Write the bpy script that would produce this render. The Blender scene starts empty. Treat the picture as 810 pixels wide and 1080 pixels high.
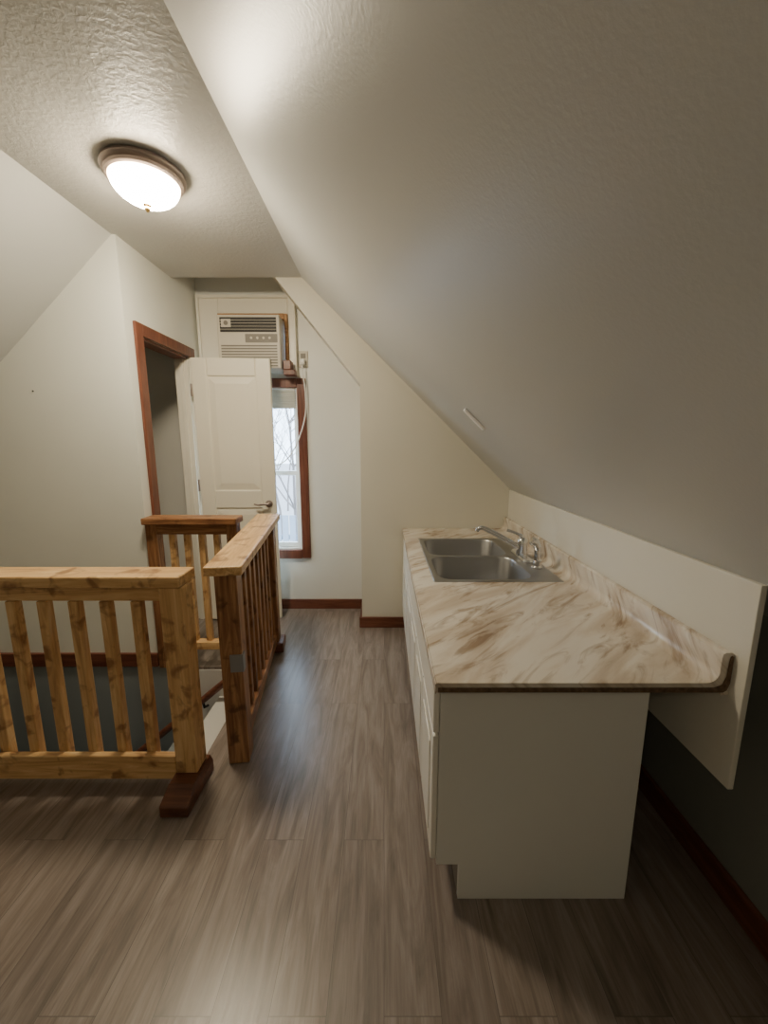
import bpy, bmesh, math, random
from mathutils import Vector, Matrix
random.seed(4)
S = bpy.context.scene
COL = S.collection

# ---------------------------------------------------------------- helpers
def lin(c):
    return tuple(((v/255)/12.92 if v/255 <= .04045 else ((v/255+.055)/1.055)**2.4) for v in c) + (1,)

def new_mat(name):
    m = bpy.data.materials.new(name); m.use_nodes = True
    nt = m.node_tree; b = nt.nodes['Principled BSDF']
    return m, nt, b

def setc(b, c, rough=.5, metal=0, spec=None):
    b.inputs['Base Color'].default_value = c
    b.inputs['Roughness'].default_value = rough
    b.inputs['Metallic'].default_value = metal
    if spec is not None: b.inputs['Specular IOR Level'].default_value = spec

def N(nt, t, **kw):
    n = nt.nodes.new(t)
    for k, v in kw.items(): setattr(n, k, v)
    return n

def coords(nt, scale=(1,1,1), rnd=False):
    tc = N(nt, 'ShaderNodeTexCoord'); mp = N(nt, 'ShaderNodeMapping')
    mp.inputs['Scale'].default_value = scale
    nt.links.new(tc.outputs['Object'], mp.inputs['Vector'])
    if rnd:
        oi = N(nt, 'ShaderNodeObjectInfo'); mu = N(nt, 'ShaderNodeMath', operation='MULTIPLY')
        mu.inputs[1].default_value = 37
        nt.links.new(oi.outputs['Random'], mu.inputs[0])
        cb = N(nt, 'ShaderNodeCombineXYZ')
        for i in range(3): nt.links.new(mu.outputs[0], cb.inputs[i])
        nt.links.new(cb.outputs[0], mp.inputs['Location'])
    return mp.outputs[0]

def noise(nt, vec, scale, detail=4, rough=.5, dist=0):
    n = N(nt, 'ShaderNodeTexNoise')
    n.inputs['Scale'].default_value = scale; n.inputs['Detail'].default_value = detail
    n.inputs['Roughness'].default_value = rough; n.inputs['Distortion'].default_value = dist
    nt.links.new(vec, n.inputs['Vector']); return n.outputs['Fac']

def ramp(nt, fac, stops):
    r = N(nt, 'ShaderNodeValToRGB'); e = r.color_ramp.elements
    while len(e) < len(stops): e.new(.5)
    for i, (p, c) in enumerate(stops):
        e[i].position = p; e[i].color = c
    nt.links.new(fac, r.inputs[0]); return r.outputs[0]

def mixc(nt, fac, a, b, mode='MIX'):
    m = N(nt, 'ShaderNodeMix', data_type='RGBA', blend_type=mode)
    ins = {'f': m.inputs[0], 'a': m.inputs[6], 'b': m.inputs[7]}
    for k, v in (('f', fac), ('a', a), ('b', b)):
        if isinstance(v, (float, int, tuple)): ins[k].default_value = v
        else: nt.links.new(v, ins[k])
    return m.outputs[2]

def bump(nt, b, h, strength=.3, dist=.01):
    bp = N(nt, 'ShaderNodeBump'); bp.inputs['Strength'].default_value = strength
    bp.inputs['Distance'].default_value = dist
    nt.links.new(h, bp.inputs['Height']); nt.links.new(bp.outputs[0], b.inputs['Normal'])

# ---------------------------------------------------------------- materials
def paint(name, c, rough=.5, bscale=60, bstr=.08, bdist=.004, var=.03, spec=.5):
    m, nt, b = new_mat(name); setc(b, c, rough, spec=spec)
    v = coords(nt)
    n1 = noise(nt, v, 1.3, 3)
    dark = tuple(x*(1-var*2.2) for x in c[:3]) + (1,)
    nt.links.new(ramp(nt, n1, [(.3, dark), (.7, c)]), b.inputs['Base Color'])
    bump(nt, b, noise(nt, v, bscale, 3), bstr, bdist)
    return m

M_wall = paint('wall_paint', lin((232,234,226)), .42, 45, .07, .004)
M_recess_lit = paint('recess_lit_paint', lin((240,241,236)), .42, 45, .07, .004)  # wall paint made whiter to carry window light in the recess
M_end = paint('end_wall_paint', lin((224,221,207)), .45, 45, .07, .004)
M_knee_shade = paint('knee_shade_paint', lin((138,140,135)), .5, 45, .07, .004)  # wall paint darkened to stand in for shade below the board
M_slope = paint('slope_paint', lin((205,207,206)), .36, 120, .14, .003, var=.02, spec=.42)
M_closet = paint('closet_paint', lin((232,230,222)), .6)
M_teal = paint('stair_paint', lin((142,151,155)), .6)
M_fascia = paint('fascia_paint', lin((225,224,220)), .5)
M_trimwhite = paint('cream_trim', lin((240,236,222)), .35, 30, .03)
M_doorwhite = paint('door_paint', lin((242,237,220)), .38, 30, .03, var=.01)
M_cab = paint('cabinet_paint', lin((232,232,227)), .45, 80, .05, .002, var=.02)
M_board = paint('board_paint', lin((226,223,212)), .5, 300, .12, .002)
M_cabdoor = paint('cabinet_door_paint', lin((238,236,228)), .35, 40, .03, var=.01)

def ceiling_mat():
    m, nt, b = new_mat('ceiling_texture'); setc(b, lin((200,200,197)), .34)
    v = coords(nt)
    n1 = noise(nt, v, 50, 4, .55, .5)
    r = ramp(nt, n1, [(.40, (0,0,0,1)), (.66, (1,1,1,1))])
    bump(nt, b, r, .16, .006)
    return m
M_ceil = ceiling_mat()

def floor_mat():
    m, nt, b = new_mat('vinyl_planks'); setc(b, (1,1,1,1), .34, spec=.7)
    tc = N(nt, 'ShaderNodeTexCoord'); sp = N(nt, 'ShaderNodeSeparateXYZ')
    nt.links.new(tc.outputs['Object'], sp.inputs[0])
    cb = N(nt, 'ShaderNodeCombineXYZ')
    nt.links.new(sp.outputs['Y'], cb.inputs['X']); nt.links.new(sp.outputs['X'], cb.inputs['Y'])
    br = N(nt, 'ShaderNodeTexBrick'); br.offset = .37; br.offset_frequency = 2
    br.inputs['Scale'].default_value = 1; br.inputs['Brick Width'].default_value = 1.22
    br.inputs['Row Height'].default_value = .145; br.inputs['Mortar Size'].default_value = .0008
    br.inputs['Mortar Smooth'].default_value = .3; br.inputs['Bias'].default_value = 0
    br.inputs['Color1'].default_value = (0,0,0,1); br.inputs['Color2'].default_value = (1,1,1,1)
    br.inputs['Mortar'].default_value = (.5,.5,.5,1)
    nt.links.new(cb.outputs[0], br.inputs['Vector'])
    mp = N(nt, 'ShaderNodeMapping'); mp.inputs['Scale'].default_value = (1.3, 11, 1)
    nt.links.new(cb.outputs[0], mp.inputs['Vector'])
    off = N(nt, 'ShaderNodeVectorMath', operation='SCALE'); off.inputs['Scale'].default_value = 23
    nt.links.new(br.outputs['Color'], off.inputs[0])
    nt.links.new(off.outputs[0], mp.inputs['Location'])
    g1 = noise(nt, mp.outputs[0], 1.6, 8, .62, 1.3)
    mp2 = N(nt, 'ShaderNodeMapping'); mp2.inputs['Scale'].default_value = (5, 120, 1)
    nt.links.new(cb.outputs[0], mp2.inputs['Vector']); nt.links.new(off.outputs[0], mp2.inputs['Location'])
    g2 = noise(nt, mp2.outputs[0], 1.5, 5, .6, .3)
    base = ramp(nt, g1, [(.28, lin((110,99,91))), (.46, lin((139,126,117))), (.60, lin((157,145,137))), (.78, lin((174,163,155)))])
    c2 = mixc(nt, .5, base, ramp(nt, g2, [(.32, (.62,.60,.59,1)), (.62, (1,1,1,1))]), 'MULTIPLY')
    c3 = mixc(nt, .7, c2, ramp(nt, br.outputs['Color'], [(0, (.76,.76,.76,1)), (1, (1.0,1.0,1.0,1))]), 'MULTIPLY')
    c4 = mixc(nt, br.outputs['Fac'], c3, lin((84,75,69)))
    nt.links.new(c4, b.inputs['Base Color'])
    nt.links.new(ramp(nt, g2, [(.2, (.26,)*3+(1,)), (.8, (.36,)*3+(1,))]), b.inputs['Roughness'])
    bump(nt, b, g2, .05, .002)
    return m
M_floor = floor_mat()

def wood(name, axis, dark, mid, light, rough=.4, burn=0.0, burnc=(60,30,12)):
    m, nt, b = new_mat(name); setc(b, mid, rough)
    sc = [14, 14, 14]; sc['XYZ'.index(axis)] = 1.1
    v = coords(nt, tuple(sc), True)
    g = noise(nt, v, 2.2, 7, .6, 1.6)
    c = ramp(nt, g, [(.3, dark), (.5, mid), (.7, light)])
    if burn > 0:
        # irregular scorched blotches and knots
        sc2 = [9, 9, 9]; sc2['XYZ'.index(axis)] = 9
        v2 = coords(nt, tuple(sc2), True)
        k = noise(nt, v2, 1.5, 3, .5, .5)
        f = ramp(nt, k, [(.55, (0,0,0,1)), (.68, (burn,)*3+(1,))])
        c = mixc(nt, f, c, lin(burnc))
    nt.links.new(c, b.inputs['Base Color'])
    bump(nt, b, g, .12, .002)
    return m
def pine(axis):
    return wood('pine_'+axis, axis, lin((182,138,90)), lin((215,174,120)), lin((234,202,150)), .35, .75, (126,78,42))
def pinedark(axis):
    return wood('stained_'+axis, axis, lin((106,68,44)), lin((146,102,68)), lin((190,144,98)), .4, .75, (76,46,28))
PX, PY, PZ = pine('X'), pine('Y'), pine('Z')
DX, DY, DZ = pinedark('X'), pinedark('Y'), pinedark('Z')
MX = {a: wood('mahogany_'+a, a, lin((84,44,32)), lin((110,64,48)), lin((128,80,60)), .35) for a in 'XYZ'}
M_newelbase = wood('newel_base', 'X', lin((74,42,30)), lin((102,62,44)), lin((122,76,54)), .35)

def laminate():
    m, nt, b = new_mat('marble_laminate'); setc(b, (1,1,1,1), .22)
    tc = N(nt, 'ShaderNodeTexCoord'); sp = N(nt, 'ShaderNodeSeparateXYZ')
    nt.links.new(tc.outputs['Object'], sp.inputs[0])
    ad = N(nt, 'ShaderNodeMath', operation='ADD')
    nt.links.new(sp.outputs['X'], ad.inputs[0]); nt.links.new(sp.outputs['Z'], ad.inputs[1])
    cb = N(nt, 'ShaderNodeCombineXYZ')
    nt.links.new(ad.outputs[0], cb.inputs['X']); nt.links.new(sp.outputs['Y'], cb.inputs['Y'])
    mp = N(nt, 'ShaderNodeMapping'); mp.inputs['Rotation'].default_value = (0, 0, math.radians(-42))
    nt.links.new(cb.outputs[0], mp.inputs['Vector'])
    mp2 = N(nt, 'ShaderNodeMapping'); mp2.inputs['Scale'].default_value = (1.3, 5.2, 1)
    nt.links.new(mp.outputs[0], mp2.inputs['Vector'])
    v = mp2.outputs[0]
    n1 = noise(nt, v, 1.4, 5, .55, 1.0)
    n2 = noise(nt, v, 2.5, 5, .58, 1.5)
    c = ramp(nt, n1, [(.30, lin((186,170,152))), (.44, lin((206,192,174))), (.58, lin((226,219,207))), (.8, lin((233,229,220)))])
    c = mixc(nt, .75, c, ramp(nt, n2, [(.33, lin((172,150,128))), (.49, (1,1,1,1))]), 'MULTIPLY')
    nt.links.new(c, b.inputs['Base Color'])
    return m
M_lam = laminate()

def plain(name, c, rough=.5, metal=0, spec=None, nscale=8, var=.05):
    m, nt, b = new_mat(name); setc(b, c, rough, metal, spec)
    n = noise(nt, coords(nt), nscale, 3)
    nt.links.new(ramp(nt, n, [(.3, tuple(x*(1-var) for x in c[:3])+(1,)), (.7, c)]), b.inputs['Base Color'])
    return m
M_chrome = plain('chrome', (.72,.72,.73,1), .14, 1)
def steel():
    m, nt, b = new_mat('brushed_steel'); setc(b, (.40,.40,.40,1), .38, 1)
    g = noise(nt, coords(nt, (4, 160, 160)), 2, 3)
    nt.links.new(ramp(nt, g, [(.3, (.34,)*3+(1,)), (.7, (.43,)*3+(1,))]), b.inputs['Roughness'])
    return m
M_steel = steel()
M_nickel = plain('brushed_nickel', lin((172,158,152)), .36, .8)
M_brass = plain('brass', lin((206,172,110)), .3, 1)
M_particle = plain('raw_particle_edge', lin((122,98,76)), .8, nscale=90, var=.6)
M_acwhite = plain('ac_plastic', lin((208,202,188)), .45)
M_acdark = plain('ac_dark', lin((50,48,46)), .6)
M_acgrey = plain('ac_grey', lin((126,121,113)), .5)
M_tan = wood('tan_wood', 'X', lin((132,88,50)), lin((172,126,78)), lin((195,154,104)), .5)
M_plastic = plain('white_plastic', lin((242,241,236)), .4)
M_strip = plain('strip_white', lin((253,253,252)), .4, var=.01)
M_blind = plain('blind_fabric', lin((206,203,190)), .7)
M_black = plain('black_metal', lin((40,38,36)), .5)
M_hinge = plain('bracket_metal', lin((150,152,154)), .45, .3)
M_bark = plain('bark', lin((128,118,112)), .9)
M_snow = plain('winter_ground', lin((160,156,156)), .9)
M_fence = plain('outdoor_siding', lin((138,146,156)), .8)
M_shelf = plain('toe_kick', lin((140,134,124)), .6)

def glass():
    m, nt, b = new_mat('window_glass'); setc(b, (.82,.90,.97,1), .0)
    b.inputs['Transmission Weight'].default_value = 1; b.inputs['IOR'].default_value = 1.0
    b.inputs['Alpha'].default_value = .6
    return m
M_glass = glass()
LAMP = 172; FILL_LAMP = 40
def lampglass(name, strength):
    m, nt, b = new_mat(name); setc(b, lin((255,240,220)), .3)
    lw = N(nt, 'ShaderNodeNewGeometry')
    sp = N(nt, 'ShaderNodeSeparateXYZ'); nt.links.new(lw.outputs['Normal'], sp.inputs[0])
    mm = N(nt, 'ShaderNodeMath', operation='MULTIPLY'); mm.inputs[1].default_value = -1
    nt.links.new(sp.outputs['Z'], mm.inputs[0])
    c = ramp(nt, mm.outputs[0], [(.15, (.40,.29,.17,1)), (.75, (1.0,.87,.64,1))])
    nt.links.new(c, b.inputs['Emission Color'])
    b.inputs['Emission Strength'].default_value = strength
    return m
M_lamp = lampglass('frosted_lit_glass', LAMP)
M_lamp_fill = lampglass('frosted_fill_glass', FILL_LAMP)

# ---------------------------------------------------------------- mesh helpers
def bm_box(bm, x0,x1,y0,y1,z0,z1):
    vs = [bm.verts.new((x,y,z)) for x in (x0,x1) for y in (y0,y1) for z in (z0,z1)]
    for f in ((0,1,3,2),(4,6,7,5),(0,4,5,1),(2,3,7,6),(0,2,6,4),(1,5,7,3)):
        bm.faces.new([vs[i] for i in f])

def bm_prism(bm, poly, y0, y1, axis='Y'):
    def P(a, b, t):
        return {'Y': (a,t,b), 'X': (t,a,b), 'Z': (a,b,t)}[axis]
    A = [bm.verts.new(P(a,b,y0)) for a,b in poly]; B = [bm.verts.new(P(a,b,y1)) for a,b in poly]
    bm.faces.new(A); bm.faces.new(B[::-1]); n = len(poly)
    for i in range(n): bm.faces.new((A[i],B[i],B[(i+1)%n],A[(i+1)%n]))

def bm_lathe(bm, prof, c, seg=40, axis='Z'):
    rings = []
    for r, h in prof:
        ring = []
        for i in range(seg):
            a = 2*math.pi*i/seg
            p = (r*math.cos(a), r*math.sin(a), h)
            if axis == 'Y': p = (p[0], p[2], p[1])
            if axis == 'X': p = (p[2], p[0], p[1])
            ring.append(bm.verts.new((c[0]+p[0], c[1]+p[1], c[2]+p[2])))
        rings.append(ring)
    for a, b in zip(rings, rings[1:]):
        for i in range(seg):
            bm.faces.new((a[i], a[(i+1)%seg], b[(i+1)%seg], b[i]))
    for r in (rings[0], rings[-1]):
        bm.faces.new(r)

def smooth_path(pts, n=6):
    out = []; P = [Vector(p) for p in pts]
    for i in range(len(P)-1):
        p0 = P[max(i-1,0)]; p1 = P[i]; p2 = P[i+1]; p3 = P[min(i+2,len(P)-1)]
        for k in range(n):
            t = k/n
            out.append(.5*((2*p1)+(-p0+p2)*t+(2*p0-5*p1+4*p2-p3)*t*t+(-p0+3*p1-3*p2+p3)*t**3))
    out.append(P[-1]); return out

def bm_tube(bm, pts, rad, seg=12):
    P = [Vector(p) for p in pts]; rings = []; up = None
    for i, p in enumerate(P):
        d = (P[min(i+1,len(P)-1)] - P[max(i-1,0)]).normalized()
        if up is None:
            up = d.orthogonal().normalized()
        else:
            up = (up - d*up.dot(d)).normalized()
        s = d.cross(up); r = rad[i] if isinstance(rad, (list,tuple)) else rad
        rings.append([bm.verts.new(p + (up*math.cos(2*math.pi*k/seg)+s*math.sin(2*math.pi*k/seg))*r) for k in range(seg)])
    for a, b in zip(rings, rings[1:]):
        for k in range(seg): bm.faces.new((a[k], a[(k+1)%seg], b[(k+1)%seg], b[k]))
    bm.faces.new(rings[0]); bm.faces.new(rings[-1])

def rrect(x0,x1,y0,y1,r,n=6):
    pts = []
    for cx, cy, a0 in ((x1-r,y1-r,0),(x0+r,y1-r,90),(x0+r,y0+r,180),(x1-r,y0+r,270)):
        for i in range(n+1):
            a = math.radians(a0+90*i/n); pts.append((cx+r*math.cos(a), cy+r*math.sin(a)))
    return pts

def mk(name, fn, mat, parent=None, bevel=0, smooth=False, label=None, kind=None, keep=False):
    bm = bmesh.new(); fn(bm)
    bmesh.ops.recalc_face_normals(bm, faces=bm.faces)
    if keep: c = Vector((0,0,0))
    else:
        xs = [v.co.copy() for v in bm.verts]
        c = Vector([(min(v[i] for v in xs)+max(v[i] for v in xs))/2 for i in range(3)])
        for v in bm.verts: v.co -= c
    me = bpy.data.meshes.new(name); bm.to_mesh(me); bm.free()
    o = bpy.data.objects.new(name, me); COL.objects.link(o)
    me.materials.append(mat)
    o.location = c
    if parent is not None:
        o.parent = parent
        wp = Vector(parent['org']) if 'org' in parent else Vector((0,0,0))
        o.location = c - wp
    o['org'] = tuple(c)
    if smooth:
        for p in me.polygons: p.use_smooth = True
        try:
            me.set_sharp_from_angle(angle=math.radians(35))
        except Exception: pass
    if bevel:
        md = o.modifiers.new('bevel', 'BEVEL'); md.width = bevel; md.segments = 2; md.limit_method = 'ANGLE'
    if label: o['label'] = label
    if kind: o['kind'] = kind
    return o

def B(*bs):
    def f(bm):
        for b in bs: bm_box(bm, *b)
    return f

def thing(name, org, label, category):
    e = bpy.data.objects.new(name, None); COL.objects.link(e); e.location = org
    e.empty_display_size = .1; e['org'] = tuple(org)
    e['label'] = label; e['category'] = category
    return e

# ---------------------------------------------------------------- dimensions
ZC = 2.52; YW = 2.92; YF = 3.28; YB = -2.4
XR = 1.08; XL = -3.1
def slopeR(x): return 1.982 - .967*x
def slopeL(x): return 2.52 - .93*(-1.46 - x)

def S_(name, fn, mat, label, cat='wall', **k):
    o = mk(name, fn, mat, kind='structure', keep=True, **k); o['label'] = label; o['category'] = cat; return o

# floor with stair opening
HX0, HX1, HY0, HY1 = -2.9, -.82, 1.62, 2.355
S_('floor', B((HX1,1.25,YB-.1,3.4,-.2,0), (-3.3,HX1,YB-.1,HY0,-.2,0), (-2.6,HX1,HY1,3.6,-.2,0), (-3.3,HX0,HY0,HY1,-.2,0)),
   M_floor, 'grey-brown vinyl plank floor with a stair opening', 'floor')
S_('ceiling', B((-1.62,-.45,YB-.1,YW,ZC,ZC+.3)), M_ceil, 'flat white ceiling with a shiny knockdown texture', 'ceiling')
S_('ceiling_recess', B((-1.6,-.1,YW,3.4,2.70,2.82)), M_ceil, 'small flat ceiling above the window recess', 'ceiling')
def f(bm):
    bm_prism(bm, [(-.556,ZC),(1.3,slopeR(1.3)),(1.45,slopeR(1.3)+.05),(-.40,ZC+.12)], YB-.1, YW)
S_('wall_slope_right', f, M_slope, 'satin off-white sloped attic wall rising to the flat ceiling')
def f(bm):
    bm_prism(bm, [(-1.46,ZC),(-3.25,slopeL(-3.25)),(-3.4,slopeL(-3.25)+.05),(-1.6,ZC+.12)], YB-.1, 2.40)
S_('wall_slope_left', f, M_slope, 'off-white sloped attic wall above the stairwell')
S_('wall_right', B((XR,XR+.12,YB,YW,0,1.0)), M_knee_shade, 'low shade-toned knee wall behind the counter')
S_('wall_left', B((XL-.12,XL,YB,2.4,0,1.1)), M_wall, 'low off-white knee wall')
S_('wall_rear', B((-3.3,1.3,YB-.1,YB,0,2.7)), M_wall, 'off-white gable wall')
def f(bm):
    bm_prism(bm, [(-.17,0),(1.25,0),(1.25,.9),(-.40,2.45),(-.5,2.78),(-.95,2.78),(-.736,ZC),(-.17,1.828)], YW, 3.4)
S_('wall_end', f, M_end, 'cream end wall with a slanted edge next to the window recess')
def f(bm):
    bm_prism(bm, [(-3.2,0),(-1.44,0),(-1.44,2.6),(-1.54,2.6),(-3.2,slopeL(-3.2)+.05)], HY1, 2.455)
S_('wall_stair', f, M_wall, 'off-white wall rising beside the stair opening')
S_('wall_door', B((-1.54,-1.44,2.455,2.50,0,2.72),(-1.54,-1.44,3.08,3.6,0,2.72),(-1.54,-1.44,2.50,3.08,2.04,2.72)), M_wall, 'off-white wall holding the doorway')
S_('wall_closet', B((-2.6,-2.5,2.455,3.6,0,2.5),(-2.6,-1.54,3.5,3.6,0,2.5),(-2.6,-1.54,2.455,3.6,2.3,2.4),(-2.5,-1.54,2.457,2.475,0,2.3)), M_closet, 'pale grey closet walls beyond the doorway')
WX0, WX1, WZ0, WZ1 = -1.35, -.69, .53, 1.85
AX0, AX1, AZ0, AZ1 = -1.235, -.735, 1.955, 2.34
S_('wall_window', B((-1.44,AX0-.2+.085,YF,3.4,0,2.75),(WX1,-.1,YF,3.4,0,2.75),(WX0,WX1,YF,3.4,0,WZ0),(WX0,WX1,YF,3.4,WZ1,AZ0),
   (WX0,WX1,YF,3.4,AZ1,2.75),(WX0,AX0,YF,3.4,AZ0,AZ1),(AX1,WX1,YF,3.4,AZ0,AZ1)), M_recess_lit, 'off-white gable wall with the window and cooler opening')
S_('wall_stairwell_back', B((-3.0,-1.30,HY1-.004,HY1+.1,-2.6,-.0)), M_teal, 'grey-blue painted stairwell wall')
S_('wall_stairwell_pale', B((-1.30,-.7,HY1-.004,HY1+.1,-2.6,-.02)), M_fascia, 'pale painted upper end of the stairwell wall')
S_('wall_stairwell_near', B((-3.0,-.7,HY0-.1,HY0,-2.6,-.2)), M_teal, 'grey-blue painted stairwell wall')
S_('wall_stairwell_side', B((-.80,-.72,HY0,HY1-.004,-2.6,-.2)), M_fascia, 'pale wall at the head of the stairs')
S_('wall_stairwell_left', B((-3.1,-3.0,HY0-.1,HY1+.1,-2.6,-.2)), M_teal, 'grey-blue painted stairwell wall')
S_('floor_lower', B((-3.1,-.7,HY0-.1,HY1+.1,-2.7,-2.6)), M_floor, 'lower landing floor', 'floor')

stairs = thing('staircase', (-1.6,1.98,-2.6), 'wooden stairs descending through the floor opening', 'staircase')
for i in range(9):
    x1 = HX1 - .23*i; z = -.2*(i+1)
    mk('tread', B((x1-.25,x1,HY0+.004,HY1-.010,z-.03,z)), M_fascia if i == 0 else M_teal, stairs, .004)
    mk('riser', B((x1-.012,x1-.001,HY0+.005,HY1-.011,z-.23,z-.031)), M_fascia, stairs)
rail = thing('stair_handrail', (-1.3,2.30,-.1), 'dark brown handrail descending along the stairwell wall', 'handrail')
mk('handrail', lambda bm: bm_tube(bm, [(-.95,2.29,-.02),(-2.75,2.29,-1.55)], .022, 12), MX['X'], rail, smooth=True)
for x in (-1.15,-1.9,-2.6):
    z = -.02 + (x+.95)*(1.53/1.8)
    mk('bracket', lambda bm, x=x, z=z: bm_tube(bm, [(x,2.29,z-.02),(x,2.30,z-.06),(x,2.348,z-.08)], .008, 8), M_black, rail, smooth=True)

def base(name, b, ax, label='dark red-brown stained wooden baseboard'):
    o = mk(name, B(b), MX[ax], bevel=.004, kind='structure'); o['label'] = label; o['category'] = 'baseboard'
base('baseboard_right', (XR-.018,XR,YB,YW-.02,0,.095), 'Y')
base('baseboard_window', (-1.44,-.172,YF-.018,YF,0,.085), 'X')
base('baseboard_end', (-.19,.26,YW-.018,YW,0,.085), 'X')
base('baseboard_recess', (-.19,-.17,YW,YF-.018,0,.085), 'Y')
base('baseboard_stair', (XL,-1.44,HY1-.02,HY1,.01,.10), 'X')
base('baseboard_door', (-1.44,-1.425,2.355,2.43,0,.085), 'Y')
base('baseboard_left', (XL,XL+.018,YB,1.6,0,.095), 'Y')

# ---------------------------------------------------------------- doorway casing + door
o = mk('trim_1', B((-1.44,-1.422,2.43,2.50,0,2.11),(-1.44,-1.422,2.50,3.15,2.04,2.11),
   (-1.54,-1.44,2.50,2.515,0,2.04),(-1.54,-1.44,2.515,3.065,2.025,2.04)), MX['Z'], bevel=.003, kind='structure')
o['label'] = 'reddish-brown wooden door casing'; o['category'] = 'door frame'
o = mk('trim_4', B((-1.44,-1.424,3.08,3.15,0,2.039),(-1.54,-1.44,3.065,3.08,0,2.024),(-1.50,-1.47,3.053,3.065,0,2.024)), M_trimwhite, bevel=.003, kind='structure')
o['label'] = 'cream painted hinge-side door jamb'; o['category'] = 'door frame'
door = thing('door_1', (-1.405,3.045,0), 'open cream two-panel interior door with a lever handle', 'door')
door['kind'] = 'structure'
DW = .57; x0, y0 = -1.405, 3.045
def f(bm):
    bx = lambda a,b,t,z0,z1: bm_box(bm, x0+a, x0+b, y0-t, y0+t, z0, z1)
    H = 2.03
    bx(0.001, DW-.001, .009, .012, H-.002)
    bx(0, .11, .018, .01, H); bx(DW-.11, DW, .018, .01, H)
    bx(.11, DW-.11, .018, .01, .22); bx(.11, DW-.11, .018, .92, 1.06); bx(.11, DW-.11, .018, H-.13, H)
mk('door_slab', f, M_doorwhite, door, bevel=.008)
for z0_, z1_ in ((.22,.92),(1.06,1.90)):
    def f(bm):
        for s in (-1, 1):
            a = [(x0+.118,z0_+.008),(x0+DW-.118,z0_+.008),(x0+DW-.118,z1_-.008),(x0+.118,z1_-.008)]
            d = .045
            b = [(x0+.118+d,z0_+.008+d),(x0+DW-.118-d,z0_+.008+d),(x0+DW-.118-d,z1_-.008-d),(x0+.118+d,z1_-.008-d)]
            A = [bm.verts.new((x,y0+s*.0092,z)) for x,z in a]; Bv = [bm.verts.new((x,y0+s*.0175,z)) for x,z in b]
            bm.faces.new(Bv); bm.faces.new(A)
            for i in range(4): bm.faces.new((A[i],A[(i+1)%4],Bv[(i+1)%4],Bv[i]))
    mk('door_panel', f, M_doorwhite, door)
def f(bm):
    hx = x0+DW-.055; hz = .955
    bm_lathe(bm, [(.027,0),(.027,-.008),(.012,-.012),(.011,-.045)], (hx, y0-.018, hz), 24, 'Y')
    bm_tube(bm, smooth_path([(hx+.004,y0-.06,hz),(hx-.03,y0-.064,hz+.002),(hx-.07,y0-.062,hz-.004),(hx-.105,y0-.058,hz+.003)],4), [.0095]*4+[.008]*4+[.007]*4+[.006], 12)
mk('door_handle', f, M_nickel, door, smooth=True, label='brushed nickel lever handle')
for hz in (.25, 1.1, 1.8):
    mk('hinge', lambda bm, hz=hz: bm_lathe(bm, [(.007,-.045),(.007,.045)], (x0-.004, y0-.022, hz), 12), M_nickel, door, smooth=True)
door.rotation_euler = (0, 0, math.radians(3))

# ---------------------------------------------------------------- window
win = thing('window_1', ((WX0+WX1)/2, YF, WZ0), 'brown-cased sash window with a short white blind', 'window'); win['kind'] = 'structure'
yb = YF-.02
mk('window_casing', B((WX0-.07,WX0,yb,YF,WZ0-.075,WZ1+.07),(WX1,WX1+.07,yb,YF,WZ0-.075,WZ1+.07),(WX0,WX1,yb,YF,WZ1,WZ1+.07),
    (WX0,WX1,yb-.012,YF,WZ0-.075,WZ0)), MX['Z'], win, .004)
mk('window_jamb', B((WX0,WX0+.012,YF,3.4,WZ0,WZ1),(WX1-.012,WX1,YF,3.4,WZ0,WZ1),(WX0+.012,WX1-.012,YF,3.4,WZ1-.012,WZ1),(WX0+.012,WX1-.012,YF,3.4,WZ0,WZ0+.012)), M_plastic, win)
a0, a1 = WX0+.012, WX1-.012; zm = 1.17
for nm, z0_, z1_, yy in (('window_sash', WZ0+.012, zm+.02, 3.31), ('window_sash', zm-.02, WZ1-.012, 3.345)):
    mk(nm, B((a0,a0+.035,yy,yy+.03,z0_,z1_),(a1-.035,a1,yy,yy+.03,z0_,z1_),(a0+.035,a1-.035,yy,yy+.03,z0_,z0_+.04),(a0+.035,a1-.035,yy,yy+.03,z1_-.035,z1_)), M_plastic, win, .003)
    mk('window_glass', B((a0+.034,a1-.034,yy+.013,yy+.017,z0_+.039,z1_-.034)), M_glass, win)
def f(bm):
    for i in range(8):
        z = WZ1-.02-.018*i
        bm_box(bm, a0+.004, a1-.004, YF-.012, YF+.018, z-.014, z)
    bm_box(bm, a0+.006, a1-.006, YF-.002, YF+.006, WZ1-.16, WZ1-.015)
mk('window_blind', f, M_blind, win, .002, label='pale raised slat blind')
o = mk('trim_2', B((-1.425,-1.262,YF-.03,YF,1.93,2.52),(-.735,-.675,YF-.03,YF,1.93,2.52),(-1.262,-.735,YF-.03,YF,2.385,2.52),
   (-1.425,-1.405,YF-.05,YF-.03,1.93,2.52),(-.692,-.675,YF-.05,YF-.03,1.93,2.52),(-1.405,-.692,YF-.05,YF-.03,2.498,2.52)), M_trimwhite, bevel=.004, kind='structure')
o['label'] = 'cream painted wooden surround above the window'; o['category'] = 'trim'
o = mk('trim_3', B((-1.261,-1.222,YF-.06,YF,1.955,2.384),(-.758,-.736,YF-.055,YF,1.955,2.384),(-1.222,-.758,YF-.06,YF,2.343,2.384)), M_tan, bevel=.002, kind='structure')
o['label'] = 'bare tan wood strip around the air conditioner'; o['category'] = 'trim'

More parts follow.
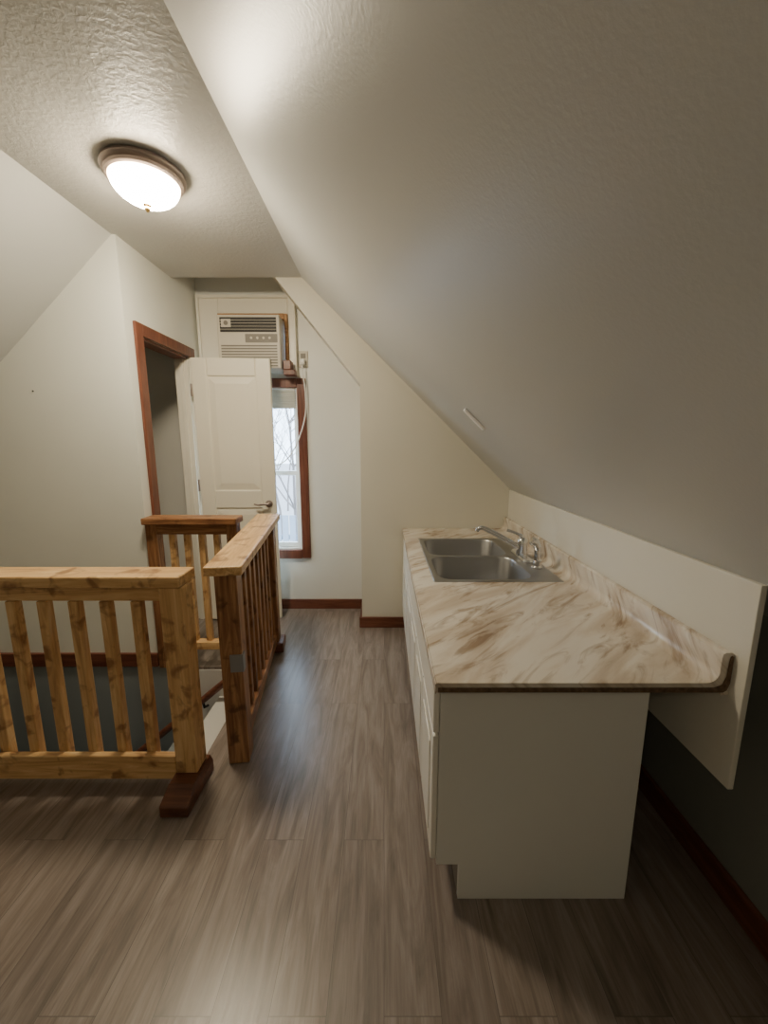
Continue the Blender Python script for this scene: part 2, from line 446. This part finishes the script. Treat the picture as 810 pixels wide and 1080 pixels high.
# ---------------------------------------------------------------- air conditioner
AY = 3.12
ac = thing('air_conditioner', (-.98,3.25,1.965), 'off-white window air conditioner mounted above the window', 'air conditioner')
X0, X1, Z0, Z1 = -1.215, -.765, 1.965, 2.335
mk('ac_housing', B((X0,X1,AY,3.62,Z0,Z1)), M_acwhite, ac, .008)
mk('ac_front', B((X0-.004,X1+.004,AY-.03,AY,Z0,Z1+.003)), M_acwhite, ac, .008)
def f(bm):
    for i in range(5): bm_box(bm, X0+.02, X1-.02, AY-.034, AY-.028, Z1-.034-.021*i, Z1-.017-.021*i)
mk('air_outlet', f, M_acdark, ac, label='dark slatted air outlet')
mk('badge_plate', B((X0+.03,X0+.10,AY-.036,AY-.033,Z1-.085,Z1-.030)), M_acwhite, ac, .001)
mk('badge', lambda bm: bm_lathe(bm, [(.016,0),(.016,-.003)], (X0+.065,AY-.036,Z1-.057), 24, 'Y'), M_acgrey, ac)
mk('control_panel', B((X0+.20,X1-.015,AY-.034,AY-.029,Z1-.190,Z1-.132)), M_acgrey, ac, label='grey control strip')
for i in range(4):
    mk('control_button', lambda bm: bm_lathe(bm, [(.009,0),(.009,-.005)], (X0+.245+.045*i, AY-.034, Z1-.16), 12, 'Y'), M_acwhite, ac)
def f(bm):
    for i in range(8): bm_box(bm, X0+.02, X1-.02, AY-.033, AY-.029, Z0+.012+.020*i, Z0+.022+.020*i)
mk('intake_grille', f, M_acgrey, ac, label='grey horizontal intake slats')
def f(bm):
    bm_tube(bm, smooth_path([(-.632,3.214,2.03),(-.628,3.215,1.95),(-.615,3.23,1.80),(-.625,3.23,1.62),(-.70,3.215,1.40),(-.80,3.20,1.27),(-.90,3.20,1.26),(-.96,3.20,1.5),(-.95,3.19,1.97)],8), .005, 8)
mk('power_cord', f, M_plastic, ac, smooth=True, label='white dangling power cord')
br = thing('support_block', (-.71,3.24,1.93), 'dark brown wooden block beneath the air conditioner', 'wooden block')
mk('block', B((-.757,-.672,3.13,YF-.052,1.925,1.962),(-.757,-.70,3.13,YF-.056,1.962,2.03)), MX['Z'], br, .004)
ol = thing('electrical_outlet', (-.63,YF,2.06), 'white wall outlet with a plug beside the air conditioner', 'outlet')
mk('outlet_plate', B((-.667,-.595,YF-.010,YF,2.00,2.125)), M_acwhite, ol, .003)
mk('outlet_socket', B((-.650,-.612,YF-.014,YF-.010,2.07,2.105)), M_acgrey, ol, .003)
mk('plug', B((-.650,-.614,YF-.060,YF-.010,2.015,2.06)), M_plastic, ol, .006)

# ---------------------------------------------------------------- ceiling light, plus an added fill lamp of the same model
def ceiling_light(LX, LY, mat):
    s = .84
    cl = thing('ceiling_light', (LX,LY,ZC), 'lit flush dome ceiling light with a nickel ring', 'ceiling light')
    P1 = [(.165,0),(.182,-.005),(.186,-.016),(.181,-.026),(.172,-.031),(.169,-.042),(.156,-.047),(.148,-.038)]
    mk('light_base', lambda bm: bm_lathe(bm, [(r*s,h) for r,h in P1], (LX,LY,ZC), 64), M_nickel, cl, smooth=True, label='brushed nickel ring')
    prof = [(.154*s*math.cos(a), -.043-.082*math.sin(a)) for a in [math.radians(t) for t in (0,8,18,28,38,48,58,68,78,86)]]
    mk('light_shade', lambda bm: bm_lathe(bm, prof, (LX,LY,ZC), 64), mat, cl, smooth=True, label='frosted white glass dome')
    mk('finial', lambda bm: bm_lathe(bm, [(.012,-.124),(.016,-.128),(.009,-.133),(.011,-.141),(.006,-.150),(.002,-.154)], (LX,LY,ZC), 20), M_brass, cl, smooth=True, label='brass finial')
ceiling_light(-.985, 1.85, M_lamp)
ceiling_light(-1.0, -1.3, M_lamp_fill)  # unseen lamp added behind the camera as fill for the foreground

# ---------------------------------------------------------------- railings
r1 = thing('stair_railing', (-1.8,1.48,0), 'honey pine railing with square balusters and a dark-footed newel', 'railing')
mk('handrail', B((-2.95,-.768,1.42,1.552,.882,.926)), PX, r1, .006)
mk('upper_rail', B((-2.95,-.852,1.462,1.500,.815,.881)), PX, r1, .004)
mk('bottom_rail', B((-2.95,-.852,1.430,1.458,.052,.160),(-2.95,-.852,1.458,1.52,.052,.085)), PX, r1, .004)
for i in range(16):
    x = -.965 - .1215*i
    mk('baluster', B((x-.020,x+.020,1.459,1.493,.086,.814)), PZ, r1, .004)
mk('newel_post', B((-.851,-.764,1.425,1.513,.085,.881)), PZ, r1, .005)
def f(bm):
    lo = [(-.862,1.305),(-.752,1.305),(-.752,1.545),(-.862,1.545)]
    hi = [(-.857,1.375),(-.757,1.375),(-.757,1.53),(-.857,1.53)]
    L0 = [bm.verts.new((x,y,0)) for x,y in lo]; L1 = [bm.verts.new((x,y,.045)) for x,y in lo]; L2 = [bm.verts.new((x,y,.084)) for x,y in hi]
    bm.faces.new(L0); bm.faces.new(L2)
    for a,b in ((L0,L1),(L1,L2)):
        for i in range(4): bm.faces.new((a[i],a[(i+1)%4],b[(i+1)%4],b[i]))
mk('newel_foot', f, M_newelbase, r1, .005, label='dark brown foot block')
ox, oy = -.650, 1.57
r2 = thing('stair_railing', (ox,oy,0), 'brown stained railing with a wide pine cap along the stair opening', 'railing')
L = .98
mk('handrail', B((ox-.075,ox+.075,oy-.03,oy+L+.08,.895,.935)), PY, r2, .006)
mk('upper_rail', B((ox-.018,ox+.018,oy+.09,oy+L-.04,.825,.894)), DY, r2, .004)
mk('bottom_rail', B((ox-.02,ox+.03,oy+.09,oy+L-.04,.05,.12)), DY, r2, .004)
for i in range(8):
    y = oy+.155+.101*i
    mk('baluster', B((ox-.018,ox+.02,y-.02,y+.02,.121,.824)), DZ, r2, .004)
mk('newel_post', B((ox-.045,ox+.045,oy,oy+.09,0,.894)), DZ, r2, .005)
mk('newel_post', B((ox-.045,ox+.045,oy+L-.04,oy+L+.05,.0,.894)), DZ, r2, .005)
mk('newel_foot', B((ox-.055,ox+.075,oy+L-.06,oy+L+.07,.0,.07)), M_newelbase, r2, .006, label='dark brown foot block')
mk('latch_plate', B((ox-.005,ox+.040,oy-.006,oy,.455,.535),(ox+.040,ox+.051,oy-.006,oy+.03,.455,.535)), M_hinge, r2, .001, label='grey metal latch plate')
r2.rotation_euler = (math.radians(1.2), 0, math.radians(6.5))
yq = 2.372
r3 = thing('stair_railing', (-1.12,yq,0), 'short brown railing with pine balusters beside the doorway', 'railing')
mk('handrail', B((-1.436,-.875,yq-.07,yq+.06,.94,.98)), DX, r3, .006)
mk('upper_rail', B((-1.37,-.95,yq-.03,yq+.0,.875,.939)), DX, r3, .004)
mk('bottom_rail', B((-1.37,-.95,yq-.04,yq+.02,.13,.18)), PX, r3, .004)
mk('newel_post', B((-1.436,-1.37,yq-.035,yq+.035,0,.939)), DZ, r3, .005)
for i in range(4):
    x = -1.29+.09*i
    mk('baluster', B((x-.018,x+.018,yq-.018,yq+.018,.181,.874)), PZ, r3, .004)
mk('newel_post', B((-.95,-.885,yq-.035,yq+.035,0,.939)), DZ, r3, .005)

# ---------------------------------------------------------------- cabinet
CY0, CY1 = 1.03, YW-.004
cab = thing('base_cabinet', (.46,1.97,0), 'off-white sink base cabinet run with plain end panel', 'cabinet')
def f(bm):
    poly = [(.232,0),(.759,0),(.759,.754),(.162,.754),(.162,.13),(.232,.13)]
    bm_prism(bm, poly, CY0, CY0+.018)
mk('end_panel', f, M_cab, cab, .002)
mk('cabinet_body', B((.741,.759,CY0+.018,CY1,0,.754),(.162,.741,CY1-.018,CY1,0.13,.754),(.162,.741,CY0+.018,CY1-.018,.13,.148),
   (.162,.180,CY0+.018,CY1-.018,.148,.19),(.162,.180,CY0+.018,CY1-.018,.72,.754),(.162,.180,CY0+.018,CY0+.05,.19,.72),(.162,.180,CY1-.05,CY1-.018,.19,.72),
   (.162,.180,1.62,1.66,.19,.72),(.162,.180,2.27,2.31,.19,.72)), M_cab, cab)
mk('toe_kick', B((.232,.245,CY0+.018,CY1,0,.129)), M_shelf, cab)
for ya, yb_ in ((1.035,1.335),(1.343,1.637),(1.645,1.96),(1.968,2.287),(2.295,2.60),(2.608,2.905)):
    d = mk('cabinet_door', B((.143,.161,ya,yb_,.145,.575)), M_cabdoor, cab, .004)
    mk('door_molding', B((.139,.1429,ya+.05,yb_-.05,.20,.52)), M_cabdoor, d, .003)
for ya, yb_ in ((1.035,1.637),(1.645,2.287),(2.295,2.905)):
    mk('drawer_front', B((.143,.161,ya,yb_,.585,.735)), M_cabdoor, cab, .004)

# countertop
ZT = .79; TX0, TX1 = .140, .888; TY0, TY1 = .966, YW-.004
SX0, SX1, SY0, SY1 = .228, .828, 1.745, 2.585
ct = thing('countertop', (.5,1.95,.755), 'beige marble-pattern laminate countertop with an integral coved lip', 'countertop')
h = .015
def f(bm):
    z0 = .762
    bm_box(bm, TX0,.899,TY0,SY0+h,z0,ZT); bm_box(bm, TX0,.899,SY1-h,TY1,z0,ZT)
    bm_box(bm, TX0,SX0+h,SY0+h,SY1-h,z0,ZT); bm_box(bm, SX1-h,.899,SY0+h,SY1-h,z0,ZT)
    bmesh.ops.remove_doubles(bm, verts=bm.verts, dist=1e-5)
mk('laminate_top', f, M_lam, ct, keep=True)
def f(bm):
    cov = [(.860+.030*math.sin(math.radians(t)), ZT+.0303-.030*math.cos(math.radians(t))) for t in range(0,91,9)]
    poly = [(.860,ZT+.0001)] + cov + [(.890,.862),(.892,.872),(.899,.877),(.914,.877),(.919,.873),(.9195,.756),(.8995,.756),(.8995,ZT+.0001)]
    bm_prism(bm, poly, TY0, TY1)
mk('coved_lip', f, M_lam, ct, smooth=True, keep=True)
def f(bm):
    bm_prism(bm, [(TX0+.004,.764),(.903,.764),(.912,.770),(.9185,.79),(.9185,.866),(.915,.869),(.911,.866),(.909,.850),(.908,.81),(.900,.786),(.880,.777),(TX0+.004,.777)], TY0-.003, TY0-.0005)
mk('raw_edge', f, M_particle, ct, label='unfinished dark particleboard edge')
mk('front_edge', B((TX0-.004,TX0-.0003,TY0,TY1,.758,ZT-.002)), M_lam, ct, .0015, keep=True)
for y in (1.05, 2.88):
    mk('support_cleat', B((.19,.735,y,y+.02,.7545,.7615)), M_particle, ct)

bb = mk('backsplash_board', B((.921,.937,.925,YW-.003,.503,1.077)), M_board, bevel=.002)
bb['label'] = 'long off-white painted board standing behind the countertop'; bb['category'] = 'backsplash'

# ---------------------------------------------------------------- sink
sink = thing('kitchen_sink', (.53,2.165,.62), 'double-bowl stainless steel drop-in sink in the countertop', 'sink')
def f(bm):
    zt = ZT+.004
    ym = (SY0+SY1)/2
    for (ya,yb_,by0,by1) in ((SY0,ym,SY0+.035,ym-.016),(ym,SY1,ym+.016,SY1-.035)):
        bx0, bx1 = SX0+.032, SX0+.475
        loops = [(rrect(SX0,SX1,ya,yb_,.0015), ZT+.0006),
                 (rrect(SX0+.003,SX1-.003,ya+(.003 if ya==SY0 else 0),yb_-(.003 if yb_==SY1 else 0),.0015), zt),
                 (rrect(bx0-.01,bx1+.01,by0-.010,by1+.010,.078), zt),
                 (rrect(bx0-.004,bx1+.004,by0-.004,by1+.004,.075), zt-.002),
                 (rrect(bx0,bx1,by0,by1,.075), zt-.010),
                 (rrect(bx0+.008,bx1-.008,by0+.008,by1-.008,.07), zt-.13),
                 (rrect(bx0+.02,bx1-.02,by0+.02,by1-.02,.065), zt-.155),
                 (rrect(bx0+.05,bx1-.05,by0+.05,by1-.05,.05), zt-.165),
                 (rrect((bx0+bx1)/2-.05,(bx0+bx1)/2+.05,(by0+by1)/2-.05,(by0+by1)/2+.05,.049), zt-.168)]
        R = [[bm.verts.new((x,y,z)) for x,y in lp] for lp,z in loops]
        n = len(R[0])
        for a,b in zip(R,R[1:]):
            for i in range(n): bm.faces.new((a[i],a[(i+1)%n],b[(i+1)%n],b[i]))
        bm.faces.new(R[-1])
mk('sink_bowls', f, M_steel, sink, smooth=True)
ym = (SY0+SY1)/2
for cy in ((SY0+.035+ym-.016)/2,(SY1-.035+ym+.016)/2):
    mk('sink_drain', lambda bm, cy=cy: bm_lathe(bm, [(.045,0),(.045,.003),(.034,.004),(.030,.001),(.0302,.0005)], (SX0+.2535,cy,ZT-.1635), 32), M_chrome, sink, smooth=True, label='chrome drain ring')
fx, fy, fz = .765, 2.14, ZT+.0045
fa = thing('faucet', (fx,fy,fz), 'chrome single-lever kitchen faucet on the sink deck', 'faucet')
def f(bm):
    lp = [(rrect(fx-.028,fx+.028,fy-.125,fy+.125,.027),0),(rrect(fx-.028,fx+.028,fy-.125,fy+.125,.027),.006),(rrect(fx-.022,fx+.022,fy-.115,fy+.115,.021),.014)]
    R = [[bm.verts.new((x,y,fz+z)) for x,y in l] for l,z in lp]; n = len(R[0])
    for a,b in zip(R,R[1:]):
        for i in range(n): bm.faces.new((a[i],a[(i+1)%n],b[(i+1)%n],b[i]))
    bm.faces.new(R[0]); bm.faces.new(R[-1])
mk('faucet_base', f, M_chrome, fa, smooth=True)
mk('faucet_body', lambda bm: bm_lathe(bm, [(.032,.012),(.031,.03),(.027,.06),(.029,.08),(.025,.10),(.014,.112),(.004,.115)], (fx,fy,fz), 32), M_chrome, fa, smooth=True)
def f(bm):
    p = smooth_path([(fx-.01,fy,fz+.05),(fx-.06,fy+.01,fz+.080),(fx-.13,fy+.03,fz+.118),(fx-.20,fy+.05,fz+.150),(fx-.228,fy+.055,fz+.152),(fx-.240,fy+.06,fz+.135)],5)
    bm_tube(bm, p, [.017-.005*min(1,i/(len(p)-6)) for i in range(len(p))], 16)
mk('spout', f, M_chrome, fa, smooth=True)
def f(bm):
    p = smooth_path([(fx,fy,fz+.108),(fx-.012,fy+.002,fz+.122),(fx-.045,fy+.006,fz+.138),(fx-.085,fy+.012,fz+.150)],5)
    bm_tube(bm, p, [.012]*6+[.008]*(len(p)-6), 12)
mk('faucet_handle', f, M_chrome, fa, smooth=True)
sx_, sy_ = .775, 1.945
sp_ = thing('sink_sprayer', (sx_,sy_,fz), 'chrome pull-out sprayer standing in its deck holder', 'sprayer')
mk('sprayer_holder', lambda bm: bm_lathe(bm, [(.028,0),(.028,.006),(.021,.014),(.020,.035),(.023,.04)], (sx_,sy_,fz), 24), M_chrome, sp_, smooth=True)
def f(bm):
    bm_tube(bm, smooth_path([(sx_,sy_,fz+.038),(sx_,sy_,fz+.075),(sx_-.002,sy_,fz+.105),(sx_-.012,sy_,fz+.130),(sx_-.036,sy_,fz+.140)],4), [.015]*4+[.016]*4+[.019]*4+[.022]*4+[.018], 16)
mk('sprayer_head', f, M_chrome, sp_, smooth=True)

o = mk('tape_strip', lambda bm: bm_prism(bm, [(.405,slopeR(.405)-.001),(.398,slopeR(.405)-.012),(.498,slopeR(.505)-.012),(.505,slopeR(.505)-.001)], 2.030, 2.068), M_strip, bevel=.003)
o['label'] = 'small white strip stuck on the sloped wall'; o['category'] = 'strip'
o = mk('nail', lambda bm: bm_lathe(bm, [(.004,0),(.004,-.004),(.0015,-.004),(.0015,.001)], (-2.0,HY1-.001,1.71), 10, 'Y'), M_black)
o['label'] = 'small dark nail in the off-white wall'; o['category'] = 'nail'

# ---------------------------------------------------------------- outdoors
o = mk('ground', B((-40,40,4.2,90,-3.3,-3.2)), M_snow, kind='structure'); o['label']='pale winter ground'; o['category']='ground'
def tree(x, y, hgt, seed):
    rnd = random.Random(seed)
    t = thing('bare_tree', (x,y,-3.2), 'leafless winter tree with tangled thin branches', 'tree')
    def f(bm):
        def br(p, d, ln, r, dep):
            pts = [p]; rr = [r]
            for i in range(5):
                d = (d + Vector((rnd.uniform(-.12,.12), rnd.uniform(-.12,.12), rnd.uniform(-.02,.08)))).normalized()
                p = p + d*ln/5; pts.append(p); rr.append(r*(1-.15*(i+1)))
                if dep > 0 and i > 0:
                    for k in range(2):
                        nd = (d*.8 + Vector((rnd.uniform(-1,1), rnd.uniform(-1,1), rnd.uniform(-.1,.5)))).normalized()
                        br(p, nd, ln*.42, max(r*.42,.007), dep-1)
            bm_tube(bm, pts, rr, 4)
        br(Vector((x,y,-3.2)), Vector((0,0,1)), hgt, .075, 3)
    mk('trunk_and_branches', f, M_bark, t)
for i, (x,y,hg) in enumerate(((-2.6,12,6.5),(-4.9,19,7.5),(-6.6,27,9))):
    tree(x,y,hg,i+3)
fence = thing('fence', (-3,8.6,-3.2), 'pale weathered picket fence outdoors', 'fence')
def f(bm):
    for i in range(60): bm_box(bm, -8+.16*i, -8+.16*i+.13, 8.6, 8.63, -3.2, -.15)
    bm_box(bm, -8, 1.6, 8.63, 8.68, -.7, -.6)
mk('pickets', f, M_fence, fence)

w = bpy.data.worlds.new('World'); S.world = w; w.use_nodes = True
nt = w.node_tree; bg = nt.nodes['Background']
bg.inputs['Color'].default_value = (.66,.82,1,1); bg.inputs['Strength'].default_value = 10

# ---------------------------------------------------------------- camera
cam = bpy.data.cameras.new('Camera'); co = bpy.data.objects.new('Camera', cam); COL.objects.link(co)
cam.sensor_fit = 'HORIZONTAL'; cam.sensor_width = 36; cam.lens = 36*420/810
cam.clip_start = .02
co.location = (0,0,1.42); co.rotation_euler = (math.radians(90-9.86), 0, 0)
S.camera = co
for o in bpy.data.objects:
    if 'org' in o: del o['org']
